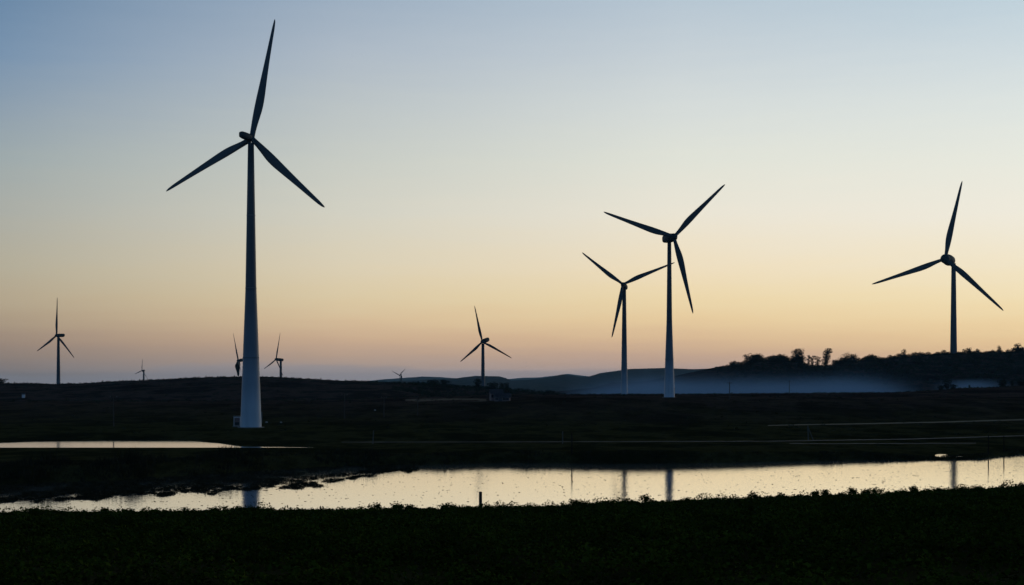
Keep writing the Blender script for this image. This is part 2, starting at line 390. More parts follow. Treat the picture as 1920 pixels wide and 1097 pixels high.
def debris():
    n = 1300; px = RNG.uniform(60, 1950, n); De = (H-.72)*F/(y_edge(px)-YH)+3; Dw = H*F/(y_wl(px)-YH)-6
    D = De+(Dw-De)*RNG.uniform(0, 1, n)**1.1; D = np.where(RNG.random(n) < .6, np.round(D/3.1)*3.1+RNG.normal(0, .25, n), D); X = (px-CX)/F*D; Vs = []; Fs = []
    for k in range(n):
        l = RNG.uniform(.04, .2)*(3 if k % 60 == 0 else 1); h = RNG.uniform(.010, .03); a = RNG.uniform(-.5, .5); c_, s_ = math.cos(a)*l/2, math.sin(a)*l/2; i = len(Vs)
        x, y = X[k], D[k]
        Vs += [(x-c_,y-s_,-.005),(x+c_,y+s_,-.005),(x+c_*.6,y+s_*.6+.03,h),(x-c_*.7,y-s_*.7+.03,h*.8),(x-c_,y-s_+.07,-.005),(x+c_,y+s_+.07,-.005)]
        Fs += [(i,i+1,i+2,i+3),(i+3,i+2,i+5,i+4)]
    return np.array(Vs), np.array(Fs)
v, f = debris(); tag(mesh('floating_debris', v, f, m_rush), 'scattered dark weed and twigs floating on the bright river', 'debris', kind='stuff')
def weed():
    edge = prof([(-400,946),(0,942),(130,937),(240,930),(380,925),(480,917),(600,912),(640,902),(720,891),(770,886),(800,880)])
    n = 5200; px = RNG.uniform(-300, 785, n); wob = 8*fbm(px/22.0, px*0, 4, 61)
    De_ = H*F/(edge(px)+wob-YH); Dw = H*F/(y_wl(px)-YH)+.5
    u = RNG.random(n)**1.5; D = De_+np.maximum(Dw-De_, .2)*u
    k = Dw > De_; px, D, u = px[k], D[k], u[k]
    X = (px-CX)/F*D; gap = fbm(X/1.6, D/4.5, 3, 71) > -.10-.25*u; X, D, u = X[gap], D[gap], u[gap]
    r = RNG.uniform(.10, .30, len(X))
    i = np.repeat(np.arange(len(X)), 22); d = RNG.normal(size=(len(i), 3)); d[:, 2] = np.abs(d[:, 2])*.35; d[:, 0] *= 1.3; d /= 1.7
    P = np.stack([X[i], D[i], 0*X[i]+.015], 1)+d*r[i][:, None]
    return leaf_quads(P, .10, .3)
v, f = weed(); tag(mesh('water_weed', v, f, m_rush), 'ragged dark water weed spreading from the far left river bank', 'water weed', kind='stuff')
# heather and scrub scattered on fields and the left ridge
def scrub():
    n = 5200
    px = RNG.uniform(-500, 2400, n); D = RNG.uniform(235, 900, n)
    D = np.where(RNG.random(n) < .35, 845+RNG.normal(0, 12, n), D)
    D = np.where(RNG.random(n) < .14, 628+RNG.normal(0, 6, n), D)
    X = (px-CX)/F*D; Z = ground(X, D)
    # keep the wind turbine feet and the pond clear
    k = (Z > .45); X, D, Z = X[k], D[k], Z[k]
    for tx, ty in CLEAR:
        k = np.hypot(X-tx, D-ty) > 6; X, D, Z = X[k], D[k], Z[k]
    r = RNG.uniform(.25, .75, len(X))*np.interp(D, [240,600,860], [.55,.8,1.25])
    i = np.repeat(np.arange(len(X)), 9)
    d = RNG.normal(size=(len(i), 3)); d[:, 2] = np.abs(d[:, 2])*.6; d[:, :2] *= 1.5; d /= 1.6
    P = np.stack([X[i], D[i], Z[i]], 1)+d*r[i][:, None]*.8
    return leaf_quads(P, r[i]*.9, .3)

# ------------------------------------------------------------------ wind turbines
def baked_shading(nt, b):
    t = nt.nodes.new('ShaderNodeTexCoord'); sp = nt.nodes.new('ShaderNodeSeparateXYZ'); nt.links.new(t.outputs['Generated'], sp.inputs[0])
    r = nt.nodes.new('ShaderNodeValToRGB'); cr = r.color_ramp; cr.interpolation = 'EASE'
    st = [(0,(.58,.68,.74)), (.08,(.46,.57,.64)), (.18,(.24,.33,.40)), (.30,(.125,.18,.225)), (.486,(.08,.115,.145)), (.494,(.052,.076,.095)), (.75,(.04,.064,.078)), (1,(.038,.06,.07))]  # light-to-dark shading up the tower, baked into its colour; mid-height step is real
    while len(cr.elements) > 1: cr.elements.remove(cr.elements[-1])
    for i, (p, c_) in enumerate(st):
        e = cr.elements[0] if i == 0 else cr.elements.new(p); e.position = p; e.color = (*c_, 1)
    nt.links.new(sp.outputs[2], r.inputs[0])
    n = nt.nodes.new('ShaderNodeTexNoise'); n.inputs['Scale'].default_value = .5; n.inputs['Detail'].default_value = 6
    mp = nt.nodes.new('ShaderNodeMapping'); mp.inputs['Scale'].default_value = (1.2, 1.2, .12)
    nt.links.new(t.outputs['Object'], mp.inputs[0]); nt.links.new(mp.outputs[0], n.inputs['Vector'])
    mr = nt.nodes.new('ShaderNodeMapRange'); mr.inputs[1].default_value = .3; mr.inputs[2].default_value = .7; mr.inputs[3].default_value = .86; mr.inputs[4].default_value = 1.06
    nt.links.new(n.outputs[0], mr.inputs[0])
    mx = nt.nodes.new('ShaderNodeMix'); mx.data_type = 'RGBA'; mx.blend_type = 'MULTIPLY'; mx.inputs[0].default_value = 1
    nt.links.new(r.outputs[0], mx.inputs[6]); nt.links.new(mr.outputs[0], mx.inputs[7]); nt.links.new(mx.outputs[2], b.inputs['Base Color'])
m_tower = mat('tower_baked_shading', rough=.45, spec=.4, build=baked_shading)
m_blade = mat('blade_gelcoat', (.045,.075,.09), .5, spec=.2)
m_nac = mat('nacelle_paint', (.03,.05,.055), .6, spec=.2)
m_dark = mat('dark_steel', (.05,.05,.055), .6)
m_conc = mat('concrete', rough=.9, build=noise_col([(.3,(.16,.16,.15)), (.7,(.3,.3,.28))], (2,2,2)))
CLEAR = []
def blade_mesh(R, chord, sgn, pitch=0):
    """blade along +Z of its own frame, chord along X; trailing edge to sgn*X; Y is the rotor axis"""
    st = [(.012,.044,1.0,0),(.05,.044,1.0,0),(.10,.051,.8,.12),(.16,.064,.52,.32),(.22,.076,.36,.5),(.28,.081,.29,.6),(.35,.079,.25,.65),(.44,.070,.21,.68),(.56,.058,.18,.7),(.70,.046,.17,.7),(.84,.036,.16,.7),(.93,.028,.15,.7),(.98,.017,.15,.7),(1.0,.005,.2,.7)]
    n = 16; V = []; Fc = []
    A = np.array(st); fine = []
    for k in range(len(A)-1):                 # smooth curve through the stations
        p0, p1, p2, p3 = A[max(k-1, 0)], A[k], A[k+1], A[min(k+2, len(A)-1)]
        h = p2[0]-p1[0]
        m1 = (p2-p0)/max(p2[0]-p0[0], 1e-6)*h; m2 = (p3-p1)/max(p3[0]-p1[0], 1e-6)*h
        for t in (0, .33, .67):
            q = (2*t**3-3*t*t+1)*p1+(t**3-2*t*t+t)*m1+(3*t*t-2*t**3)*p2+(t**3-t*t)*m2
            q[0] = p1[0]+h*t; fine.append(tuple(q))
    st = fine+[tuple(A[-1])]
    for r, c, th, af in st:
        c *= chord; tw = math.radians(16*(1-r)**1.6+pitch)
        for j in range(n):
            t = 2*math.pi*j/n
            # circle blending into a pointed section
            x = math.cos(t); y = math.sin(t)
            ya = y*(1-.55*af*(x+1)/2)
            X = c*R*(x/2 + .24*af)*sgn; Yy = c*R*ya/2*th
            Xr = X*math.cos(tw)-Yy*math.sin(tw); Yr = X*math.sin(tw)*sgn+Yy*math.cos(tw)
            pre = .018*R*r*r
            V.append((Xr - sgn*.012*R*math.sin(math.pi*r)*0 , Yr+pre, r*R))
    for i in range(len(st)-1):
        for j in range(n): Fc.append((i*n+j, i*n+(j+1)%n, (i+1)*n+(j+1)%n, (i+1)*n+j))
    Fc.append(tuple(range(n))); Fc.append(tuple((len(st)-1)*n+j for j in reversed(range(n))))
    return V, Fc
def turbine(tips, tower_px, D, label, base_y=None, base_w=3.9, top_w=1.1, facing=1, chord=1.0, nac=1.0, sgn_x=None, base_D=None, nseg=40, pitch=(0,0,0), chords=None, dark=False, egg=False):
    """tips: the three blade tips as seen in the photo; the rotor's true plane is recovered from them"""
    tips = [np.array(t, float) for t in tips]; c = sum(tips)/3
    t = [(q-c)*np.array([1, -1])*D/F for q in tips]
    a, b = t[0], (t[1]-t[2])/math.sqrt(3)
    A, B, C_ = a@a, b@b, a@b
    R2 = ((A+B)+math.sqrt((A-B)**2+4*C_*C_))/2; R = math.sqrt(R2)
    za = math.sqrt(max(R2-A, 0)); zb = math.sqrt(max(R2-B, 0)); zb = -zb if za*zb*C_ > 0 else zb
    best = None
    for s in (1, -1):
        u = Vector((a[0], s*za, a[1]))/R; v = Vector((b[0], s*zb, b[1]))/R     # world: X right, Y away, Z up
        n = u.cross(v).normalized()
        if n.y > 0: n = -n                    # towards the viewer
        if facing < 0: n = -n
        hubx = (c[0]-tower_px)
        sx_ = sgn_x if sgn_x is not None else (1 if hubx >= 0 else -1)
        if best is None or n.x*sx_ > best[0]: best = (n.x*sx_, n, u, v)
    n, u, v = best[1:]
    hub = Vector(((c[0]-CX)/F*D, D, H-(c[1]-YH)*D/F))
    over = .13*R*nac                           # hub to tower axis
    TX = (tower_px-CX)/F*D; TY = D - n.y*over
    if base_D: TY = base_D
    TX = (tower_px-CX)/F*TY
    TZ = float(ground(TX, TY)) if base_y is None else H-(base_y-YH)*TY/F
    CLEAR.append((TX, TY))
    root = tag(empty('wind_turbine', (TX, TY, TZ)), label, 'wind turbine', 'three-bladed wind turbines of the wind farm')
    ht = hub.z-TZ-.045*R
    # tower with its kink at mid height, flange rings and door
    mb = MB(); zs = [0,.12,.25,.37,.49,.62,.75,.87,1]
    w = lambda q: np.interp(q, [0,.49,1], [base_w/2, base_w*.515/2+.0*top_w if top_w < base_w*.5 else (base_w+top_w)/4, top_w/2])
    mb.tube([(0,0,-1.0)]+[(0,0,ht*q) for q in zs], [base_w/2]+[w(q) for q in zs], nseg)
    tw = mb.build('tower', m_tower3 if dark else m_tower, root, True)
    for q in (.245, .49, .745):
        g = MB().tube([(0,0,ht*q-.09),(0,0,ht*q+.09)], [w(q)+.035]*2, nseg); g.build('flange', m_tower2, tw, True)
    if R > 15 and D < 700:
        r0 = base_w/2; ang = math.radians(25)
        MB().box((math.cos(ang)*(r0-.03), math.sin(ang)*(r0-.03), 1.9), (.16, .95, 2.1), ang).build('door', m_tower2, tw)
        MB().tube([(0,0,-.6),(0,0,.14)], [base_w/2+.5]*2, nseg).build('foundation', m_conc, root)
    # nacelle: rounded body along the axis
    def loft(secs, ax, origin):
        side = ax.cross(Vector((0,0,1))).normalized(); upv = side.cross(ax).normalized(); V_ = []; F_ = []; k = 18
        for d, wx, hz, dzc in secs:
            for j in range(k):
                th = 2*math.pi*j/k; cx_, sy_ = math.cos(th), math.sin(th)
                e = 1.0 if egg else .62
                px_ = math.copysign(abs(cx_)**e, cx_)*wx/2; pz_ = math.copysign(abs(sy_)**e, sy_)*hz/2+dzc
                V_.append(tuple(origin+ax*d+side*px_+upv*pz_))
        for i in range(len(secs)-1):
            for j in range(k): F_.append((i*k+j, (i+1)*k+j, (i+1)*k+(j+1)%k, i*k+(j+1)%k))
        F_.append(tuple(range(k))); F_.append(tuple((len(secs)-1)*k+j for j in reversed(range(k))))
        return V_, F_
    hl = hub-Vector((TX, TY, TZ)); s_ = R*.092*nac
    back = -n
    V_, F_ = loft([(.30*s_,.9*s_,.9*s_,0),(.5*s_,1.15*s_,1.1*s_,0),(1.0*s_,1.3*s_,1.25*s_,0),(2.2*s_,1.3*s_,1.25*s_,0),(2.9*s_,1.1*s_,1.1*s_,.04*s_),(3.15*s_,.7*s_,.7*s_,.12*s_)], back, hl)
    if egg: V_, F_ = loft([(.20*s_,.95*s_,.95*s_,0),(.5*s_,1.08*s_,1.08*s_,0),(.95*s_,1.18*s_,1.18*s_,-.05*s_),(1.45*s_,1.20*s_,1.20*s_,-.10*s_),(1.95*s_,1.10*s_,1.10*s_,-.12*s_),(2.4*s_,.85*s_,.85*s_,-.12*s_),(2.7*s_,.5*s_,.5*s_,-.12*s_),(2.8*s_,.12*s_,.12*s_,-.12*s_)], back, hl)
    nb = mesh('nacelle', V_, F_, m_nac, root, True)
    V_, F_ = loft([(-.62*s_,.10*s_,.10*s_,0),(-.55*s_,.45*s_,.45*s_,0),(-.35*s_,.8*s_,.8*s_,0),(-.05*s_,1.0*s_,1.0*s_,0),(.26*s_,1.0*s_,1.0*s_,0)], back, hl)
    mesh('hub', V_, F_, m_nac, root, True)
    for k in range(3):
        th = 2*math.pi*k/3; d = (u*math.cos(th)+v*math.sin(th)).normalized()
        # frame: Z along the blade, Y = upwind (n), X = tangential
        yv = (n-d*n.dot(d)).normalized(); xv = yv.cross(d).normalized()
        Mx = Matrix((xv, yv, d)).transposed().to_4x4()
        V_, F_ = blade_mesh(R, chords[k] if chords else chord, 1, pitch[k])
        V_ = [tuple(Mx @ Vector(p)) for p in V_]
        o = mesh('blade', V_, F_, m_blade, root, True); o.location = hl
    print('turbine', label[:30], 'R %.1f n (%.2f %.2f %.2f) ht %.1f base z %.1f ground %.1f' % (R, n.x, n.y, n.z, ht, TZ, float(ground(TX, TY))))
    return root
m_tower3 = mat('dark_tower_paint', rough=.5, spec=.3, build=noise_col([(.3,(.05,.075,.085)), (.7,(.075,.10,.115))], (.6,.6,.08)))
m_tower2 = mat('flange_paint', (.10,.14,.165), .5)
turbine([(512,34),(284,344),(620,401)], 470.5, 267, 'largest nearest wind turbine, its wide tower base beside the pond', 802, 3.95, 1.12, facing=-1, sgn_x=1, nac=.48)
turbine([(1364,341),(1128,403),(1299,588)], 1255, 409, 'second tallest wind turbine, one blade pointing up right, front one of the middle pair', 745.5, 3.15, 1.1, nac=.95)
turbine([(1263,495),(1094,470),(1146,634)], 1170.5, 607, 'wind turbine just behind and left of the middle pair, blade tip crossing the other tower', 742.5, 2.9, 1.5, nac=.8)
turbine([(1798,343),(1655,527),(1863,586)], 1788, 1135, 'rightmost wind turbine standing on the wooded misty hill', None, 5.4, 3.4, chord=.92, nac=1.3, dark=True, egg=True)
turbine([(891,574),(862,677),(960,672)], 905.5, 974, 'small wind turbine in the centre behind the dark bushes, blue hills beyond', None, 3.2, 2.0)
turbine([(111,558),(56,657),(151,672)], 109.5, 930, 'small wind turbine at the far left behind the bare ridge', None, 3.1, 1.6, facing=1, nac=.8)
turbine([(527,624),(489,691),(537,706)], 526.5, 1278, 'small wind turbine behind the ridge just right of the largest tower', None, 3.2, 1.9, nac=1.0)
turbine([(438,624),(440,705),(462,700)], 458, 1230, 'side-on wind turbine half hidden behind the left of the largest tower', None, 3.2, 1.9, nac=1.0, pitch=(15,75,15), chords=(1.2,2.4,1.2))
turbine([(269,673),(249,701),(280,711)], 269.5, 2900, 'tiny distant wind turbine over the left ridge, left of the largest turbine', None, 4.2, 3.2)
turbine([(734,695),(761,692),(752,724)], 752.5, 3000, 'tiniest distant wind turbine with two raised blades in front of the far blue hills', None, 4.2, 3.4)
def belt():
    n = 1500; px = RNG.uniform(735, 1060, n); D = RNG.uniform(700, 862, n)
    X = (px-CX)/F*D; Z = ground(X, D); r = RNG.uniform(.7, 1.7, n)*np.interp(px, [735,800,860,960,1060], [.5,1.0,.75,1.1,.6])
    i = np.repeat(np.arange(n), 20); d = RNG.normal(size=(len(i), 3)); d[:, 2] = np.abs(d[:, 2]); d /= np.linalg.norm(d, axis=1, keepdims=True)
    P = np.stack([X[i], D[i], Z[i]+.1], 1)+d*r[i][:, None]*RNG.uniform(.6, 1.1, (len(i), 1))
    return leaf_quads(P, r[i]*.5, .3)
v, f = belt(); tag(mesh('gorse_thicket', v, f, m_bush), 'dark thicket of gorse covering the ridge flank in the centre', 'thicket', kind='stuff')
v, f = scrub(); tag(mesh('scrub', v, f, m_bush), 'low dark heather and scrub scattered over the moor', 'scrub', kind='stuff')

# ------------------------------------------------------------------ trees
def tree_proto(h, w, n, lean=0, trunk_f=.3, clumps=7, leaf=.55, open_=False, seed=1, top=False):
    rng = np.random.default_rng(seed)
    root = empty('tree', (0,0,0))
    tb = MB().tube([(0,0,-.4),(lean*.2,0,h*.3),(lean*.7,0,h*.62),(lean,0,h*.86)], [h*.028,h*.022,h*.014,h*.005], 7)
    cs = []
    for k in range(clumps):
        zz = h*(trunk_f+(.93-trunk_f)*(k+.5)/clumps); sp = w*.36*math.sin(math.pi*min(1, .22+.78*(1-(k/clumps)**1.3)))
        if top: sp = w*(.16+.30*(k/clumps)**2)*(1 if k < clumps-1 else .3)
        a = k*2.4+rng.uniform(-.5, .5)
        cx_ = lean*zz/h+math.cos(a)*sp*rng.uniform(.3, 1); cy_ = math.sin(a)*sp*rng.uniform(.3, 1)
        cs.append((cx_, cy_, zz, w*rng.uniform(.22, .36)))
        tb.tube([(lean*zz/h*.7, 0, zz*.72), (cx_*.6, cy_*.6, zz*.9), (cx_, cy_, zz)], [h*.010, h*.007, h*.003], 5)
    tb.build('trunk', m_bark, root)
    P = []
    for cx_, cy_, zz, r in cs:
        k = int(n/len(cs)); d = rng.normal(size=(k, 3)); d /= np.linalg.norm(d, axis=1, keepdims=True)
        d *= (rng.uniform(.2, 1.15, k)**.6)[:, None]*r; d[:, 2] *= .7
        P.append(d+np.array([cx_, cy_, zz]))
    P = np.concatenate(P)
    v, f = leaf_quads(P, leaf*(.8 if open_ else 1), .2, rng)
    mesh('crown', v, f, m_tree, root)
    return root
G1 = 'trees along the crest of the misty hill'
def put(proto, loc, s, rz, label, group=None, used=set()):
    o = proto if proto.name not in used else copy_tree(proto)
    used.add(proto.name)
    o.location = loc-Vector((0,0,.1)); o.scale = (s[0], s[0], s[1]); o.rotation_euler.z = rz
    tag(o, label, 'tree', group); return o
tp = [tree_proto(6.5, 7.5, 560, .3, .08, 10, .8, seed=11), tree_proto(7, 5.5, 520, -.4, .08, 9, .75, seed=12), tree_proto(6, 8.5, 600, .6, .08, 11, .85, seed=13),
      tree_proto(7.5, 6.5, 520, .5, .1, 10, .75, seed=14), tree_proto(5.5, 7.5, 560, -.3, .06, 9, .8, seed=15)]
tall = tree_proto(14.5, 8.5, 1500, 3.4, .05, 17, .85, seed=23, top=True); slim = tree_proto(8.5, 4.6, 520, .4, .12, 8, .7, True, seed=24); opn = tree_proto(8, 11, 420, .8, .3, 8, .75, True, seed=25)
broad = tree_proto(11, 11, 1500, .8, .05, 14, .95, seed=26)
put(tall, at(1546, 1148), (1,1), 0, 'tallest lopsided tree on the misty hill, standing clear of the others', G1)
put(broad, at(1496, 1148), (1,1), 1, 'broad high tree just left of the gap in the hill-top trees', G1)
put(slim, at(1516, 1148), (1,1), 0, 'slender tree in the gap, nearest the broad high tree', G1)
put(slim, at(1523, 1148), (1.15,1.02), 2, 'slender dark tree in the middle of the gap on the hill top', G1)
put(slim, at(1533, 1148), (1.5,1.0), 4, 'slender spreading tree in the gap, nearest the tallest tree', G1)
put(opn, at(1588, 1148), (1,1), 0, 'open-crowned tree with sky showing through, right of the tallest tree', G1)
rr = random.Random(5)
x = 1372.0
while x < 1990:
    if 1504 < x < 1556: x += 8; continue
    big = 1.0 if x > 1400 else .55
    s = rr.uniform(.5, .95)*big*(.75+.5*abs(math.sin(x*.07)))
    if x > 1640: s *= .62
    if x > 1900: s *= 1.35
    put(rr.choice(tp), at(x, 1144+rr.uniform(-12, 6))-Vector((0,0,.9*s)), (s*1.35, s), rr.uniform(0, 6), 'low dark tree in the continuous line of trees along the misty hill crest', G1)
    x += rr.uniform(3.4, 5.6)*(.85 if x > 1640 else 1)
for x, s in ((1695,.95), (1818,.8), (1833,.75), (1873,.85), (1909,1.15)):
    put(rr.choice(tp), at(x, 1148), (s*.75, s), rr.uniform(0, 6), {1695:'small pointed tree standing out between gap and rightmost turbine', 1818:'rounded tree first to the right of the rightmost turbine tower', 1833:'second rounded tree right of the rightmost turbine tower', 1873:'higher tree on the hill crest between rightmost turbine and photo edge', 1909:'tallest tree at the right edge of the hill crest'}[x], G1)
# the wood that covers the hill below its crest
def wood():
    n = 4200; px = RNG.uniform(1340, 2300, n); D = np.where(RNG.random(n) < .4, RNG.uniform(1128, 1152, n), RNG.uniform(1030, 1150, n))
    X = (px-CX)/F*D; Z = ground(X, D); r = RNG.uniform(1.2, 2.6, n)*np.interp(px, [1330,1420,2300], [.4,1,1])*np.where(D > 1112, .42, 1)
    i = np.repeat(np.arange(n), 22); d = RNG.normal(size=(len(i), 3)); d[:, 2] = np.abs(d[:, 2]); d /= np.linalg.norm(d, axis=1, keepdims=True)
    P = np.stack([X[i], D[i], Z[i]+.2], 1)+d*r[i][:, None]*RNG.uniform(.6, 1.1, (len(i), 1))
    return leaf_quads(P, r[i]*.55, .3)
v, f = wood(); tag(mesh('hillside_wood', v, f, m_tree), 'dark wood massed on the misty hillside below the crest', 'wood', kind='stuff')
G2 = 'trees on the low ridge behind the fields'
for px, D, k, sx_, sz, lab in ((896,850,1,.95,.8,'dark small tree just left of the central turbine tower'), (924,850,2,1,.62,'rounded bush-like tree just right of the central turbine tower'),
        (941,850,0,.6,.62,'small tree on the dark ridge, second right of the central turbine'), (951,850,3,.5,.6,'pointed small tree on the dark ridge, third right of the central turbine'),
        (833,852,4,1.1,.6,'broad low tree on the ridge left of the central turbine'), (812,853,2,1,.5,'low spreading tree on the ridge between the two small turbines'),
        (2,850,0,1,.45,'rounded bush tree at the left edge of the bare ridge'), (1030,850,4,1.2,.35,'flat dark bush tree where the ridge meets the mist')):
    put(tp[k], at(px, D), (sx_, sz), k, lab, G2)
for px, k, sx_, sz, lab in ((1776,1,.75,.62,'dark tree on the field edge left of the blue mist patch'), (1787,4,.55,.32,'low bush tree touching the left of the blue mist patch'),
        (1880,2,.6,.52,'round dark tree on the field edge right of the blue mist patch'), (1898,3,.28,.34,'small slim tree on the field edge near the right photo edge'),
        (1818,3,.16,.2,'tiny lone bush in the middle of the blue mist patch'), (1915,0,.7,.45,'dark tree at the right photo edge on the field edge'), (1764,0,.6,.35,'low dark bush tree leftmost on the right field edge')):
    put(tp[k], at(px, 628), (sx_, sz), k, lab, 'trees on the right field edge')

# ------------------------------------------------------------------ shrubs on the near bank
m_pale = mat('bleached_wood', rough=.9, spec=.1, build=noise_col([(.3,(.09,.088,.075)), (.7,(.17,.16,.135))], (8,8,1.2)))
m_wet = mat('wet_wood', rough=.9, spec=0, build=noise_col([(.3,(.014,.012,.009)), (.7,(.03,.026,.02))], (8,8,1.2)))
m_wood = mat('weathered_wood', rough=.9, spec=.15, build=noise_col([(.3,(.05,.042,.034)), (.7,(.12,.10,.085))], (8,8,1.2)))
SH = [(62,.34,.4),(200,.36,.45),(700,.48,.75),(745,.42,.5),(770,.34,.4),(835,.34,.45),(848,.30,.3),(1078,.50,.6),(1092,.34,.45),(1182,.36,.5),(1207,.58,.42),(1223,.32,.4),(1290,.3,.4),(1411,.52,.42),(1466,.38,.4),(1530,.46,.4),(1545,.5,.5),(1598,.6,.45),(1622,.42,.6),(1645,.44,.6),(1715,.46,.5),(1835,.4,.6),(1915,.42,.5)]
def WHERE(px):
    q = ((300,'far left'),(560,'below the large tower'),(900,'left of the post'),(1130,'right of the post'),(1320,'below the paired towers'),(1740,'between tower reflections'),(9999,'near the right edge'))
    return next(t for l, t in q if px < l)
for k, (px, h, w) in enumerate(SH):
    rng = np.random.default_rng(100+k); De = float((H-.72)*F/(y_edge(px)-YH)); p = at(px, De-.3)
    h *= 1.15; w *= 1.1; root = empty('shrub', p)
    mb = MB(); P = []
    for j in range(6):
        a = rng.uniform(0, 6.28); e = Vector((math.cos(a)*w*.38, math.sin(a)*w*.38, h*rng.uniform(.6, 1.0)))
        mb.tube([(0,0,-.05), e*.5, e], [.012,.008,.004], 5)
        d = rng.normal(size=(60, 3))*.10; P.append(d+np.array(e))
    mb.build('stem', m_bark, root)
    v, f = leaf_quads(np.concatenate(P), .11, .2, rng); mesh('foliage', v, f, m_leaf, root)
    ordn = ['first','second','third','fourth','fifth','sixth','seventh','eighth','ninth','tenth','eleventh','twelfth','thirteenth','fourteenth','fifteenth','sixteenth','seventeenth','eighteenth','nineteenth','twentieth','twenty-first','twenty-second','last'][k]
    tag(root, ('tall' if h > .47 else 'mid-sized' if h > .38 else 'small')+f' leafy shrub, {ordn} from the left on the near bank, '+WHERE(px), 'shrub', 'shrubs on the near bank crest')

# ------------------------------------------------------------------ posts and poles
def post(px, ybase, ytop, w, label, D=None, lean=0, brace=False, group='weathered posts of the old field fence'):
    p = at(px, D) if D else place(px, ybase, 150)
    h = (ybase-ytop)*p.y/F if not D else H-(ytop-YH)*p.y/F-p.z
    root = tag(empty('fence_post', p), label, 'fence post', group)
    MB().tube([(0,0,-.4),(lean*.4,0,h*.4),(lean,0,h-.03),(lean,0,h)], [w*.55,w*.5,w*.48,w*.40], 9).build('post', m_wood if D else m_pale, root)
    if brace: MB().tube([(.8,0,-.2),(.1+lean,0,h*.82)], [w*.36,w*.33], 8).build('brace', m_pale, root)
    MB().tube([(lean-.02,-w*.55,h*.8),(lean+.02,-w*.7,h*.8),(lean+.05,-w*.55,h*.77)], [.012]*3, 5).build('wire_staple', m_dark, root)
    return root
De = float((H-.72)*F/(y_edge(901)-YH))
post(901, 951, 922, .21, 'dark wooden post standing on the near bank against the bright river', D=De+.6, group='wooden posts by the river')
post(699, 832, 807, .16, 'pale leaning post on the far bank, left one of two', lean=.12)
post(1055, 832, 809, .16, 'pale upright post on the far bank near the centre')
post(1516, 826, 798, .18, 'pale braced strainer post on the far bank, right of centre', lean=-.1, brace=True)
for px, ht, lab in ((1072,2.3,'thin post at the water edge mirrored in the river centre'), (1853,2.3,'thin post at the far water edge right of the tower reflection'), (1882,2.0,'thinner post at the far water edge near the right photo edge')):
    Dw = float(H*F/(y_wl(px)-YH)); p = at(px, Dw+2.0)
    root = tag(empty('fence_post', p), lab, 'fence post', 'thin posts at the far water edge')
    MB().tube([(0,0,-.3),(.02,0,ht*.5),(.0,0,ht)], [.075,.07,.05], 8).build('post', m_wet, root)
    MB().tube([(0,-.07,ht*.85),(.06,-.08,ht*.85)], [.012]*2, 5).build('wire_staple', m_dark, root)
def pole(px, ybase, ytop, label, D=None):
    p = at(px, D) if D else place(px, ybase, 240)
    h = (ybase-ytop)*p.y/F
    root = tag(empty('utility_pole', p), label, 'utility pole', 'wooden utility poles crossing the moor')
    MB().tube([(0,0,-.5),(0,0,h)], [.13,.09], 10).build('pole', m_wood, root)
    ca = MB().box((0,0,h-.35), (1.5,.12,.12), .5).build('crossarm', m_wood, root)
    for q in (-.62, 0, .62):
        MB().tube([(q*math.cos(.5), q*math.sin(.5), h-.29), (q*math.cos(.5), q*math.sin(.5), h-.08)], [.05,.035], 7).build('insulator', m_conc, ca)
pole(213, 800, 742, 'utility pole on the moor left of the largest turbine')
pole(646, 785, 738, 'utility pole on the moor right of the largest turbine')
pole(720, 783, 743, 'shorter utility pole beside the small pale stone')
pole(783, 779, 748, 'utility pole in front of the pale dry field')
pole(1368, 750, 716, 'utility pole standing against the mist right of the middle turbines')
pole(1480, 737, 713, 'small utility pole at the field edge below the hill-top tree gap', D=620)

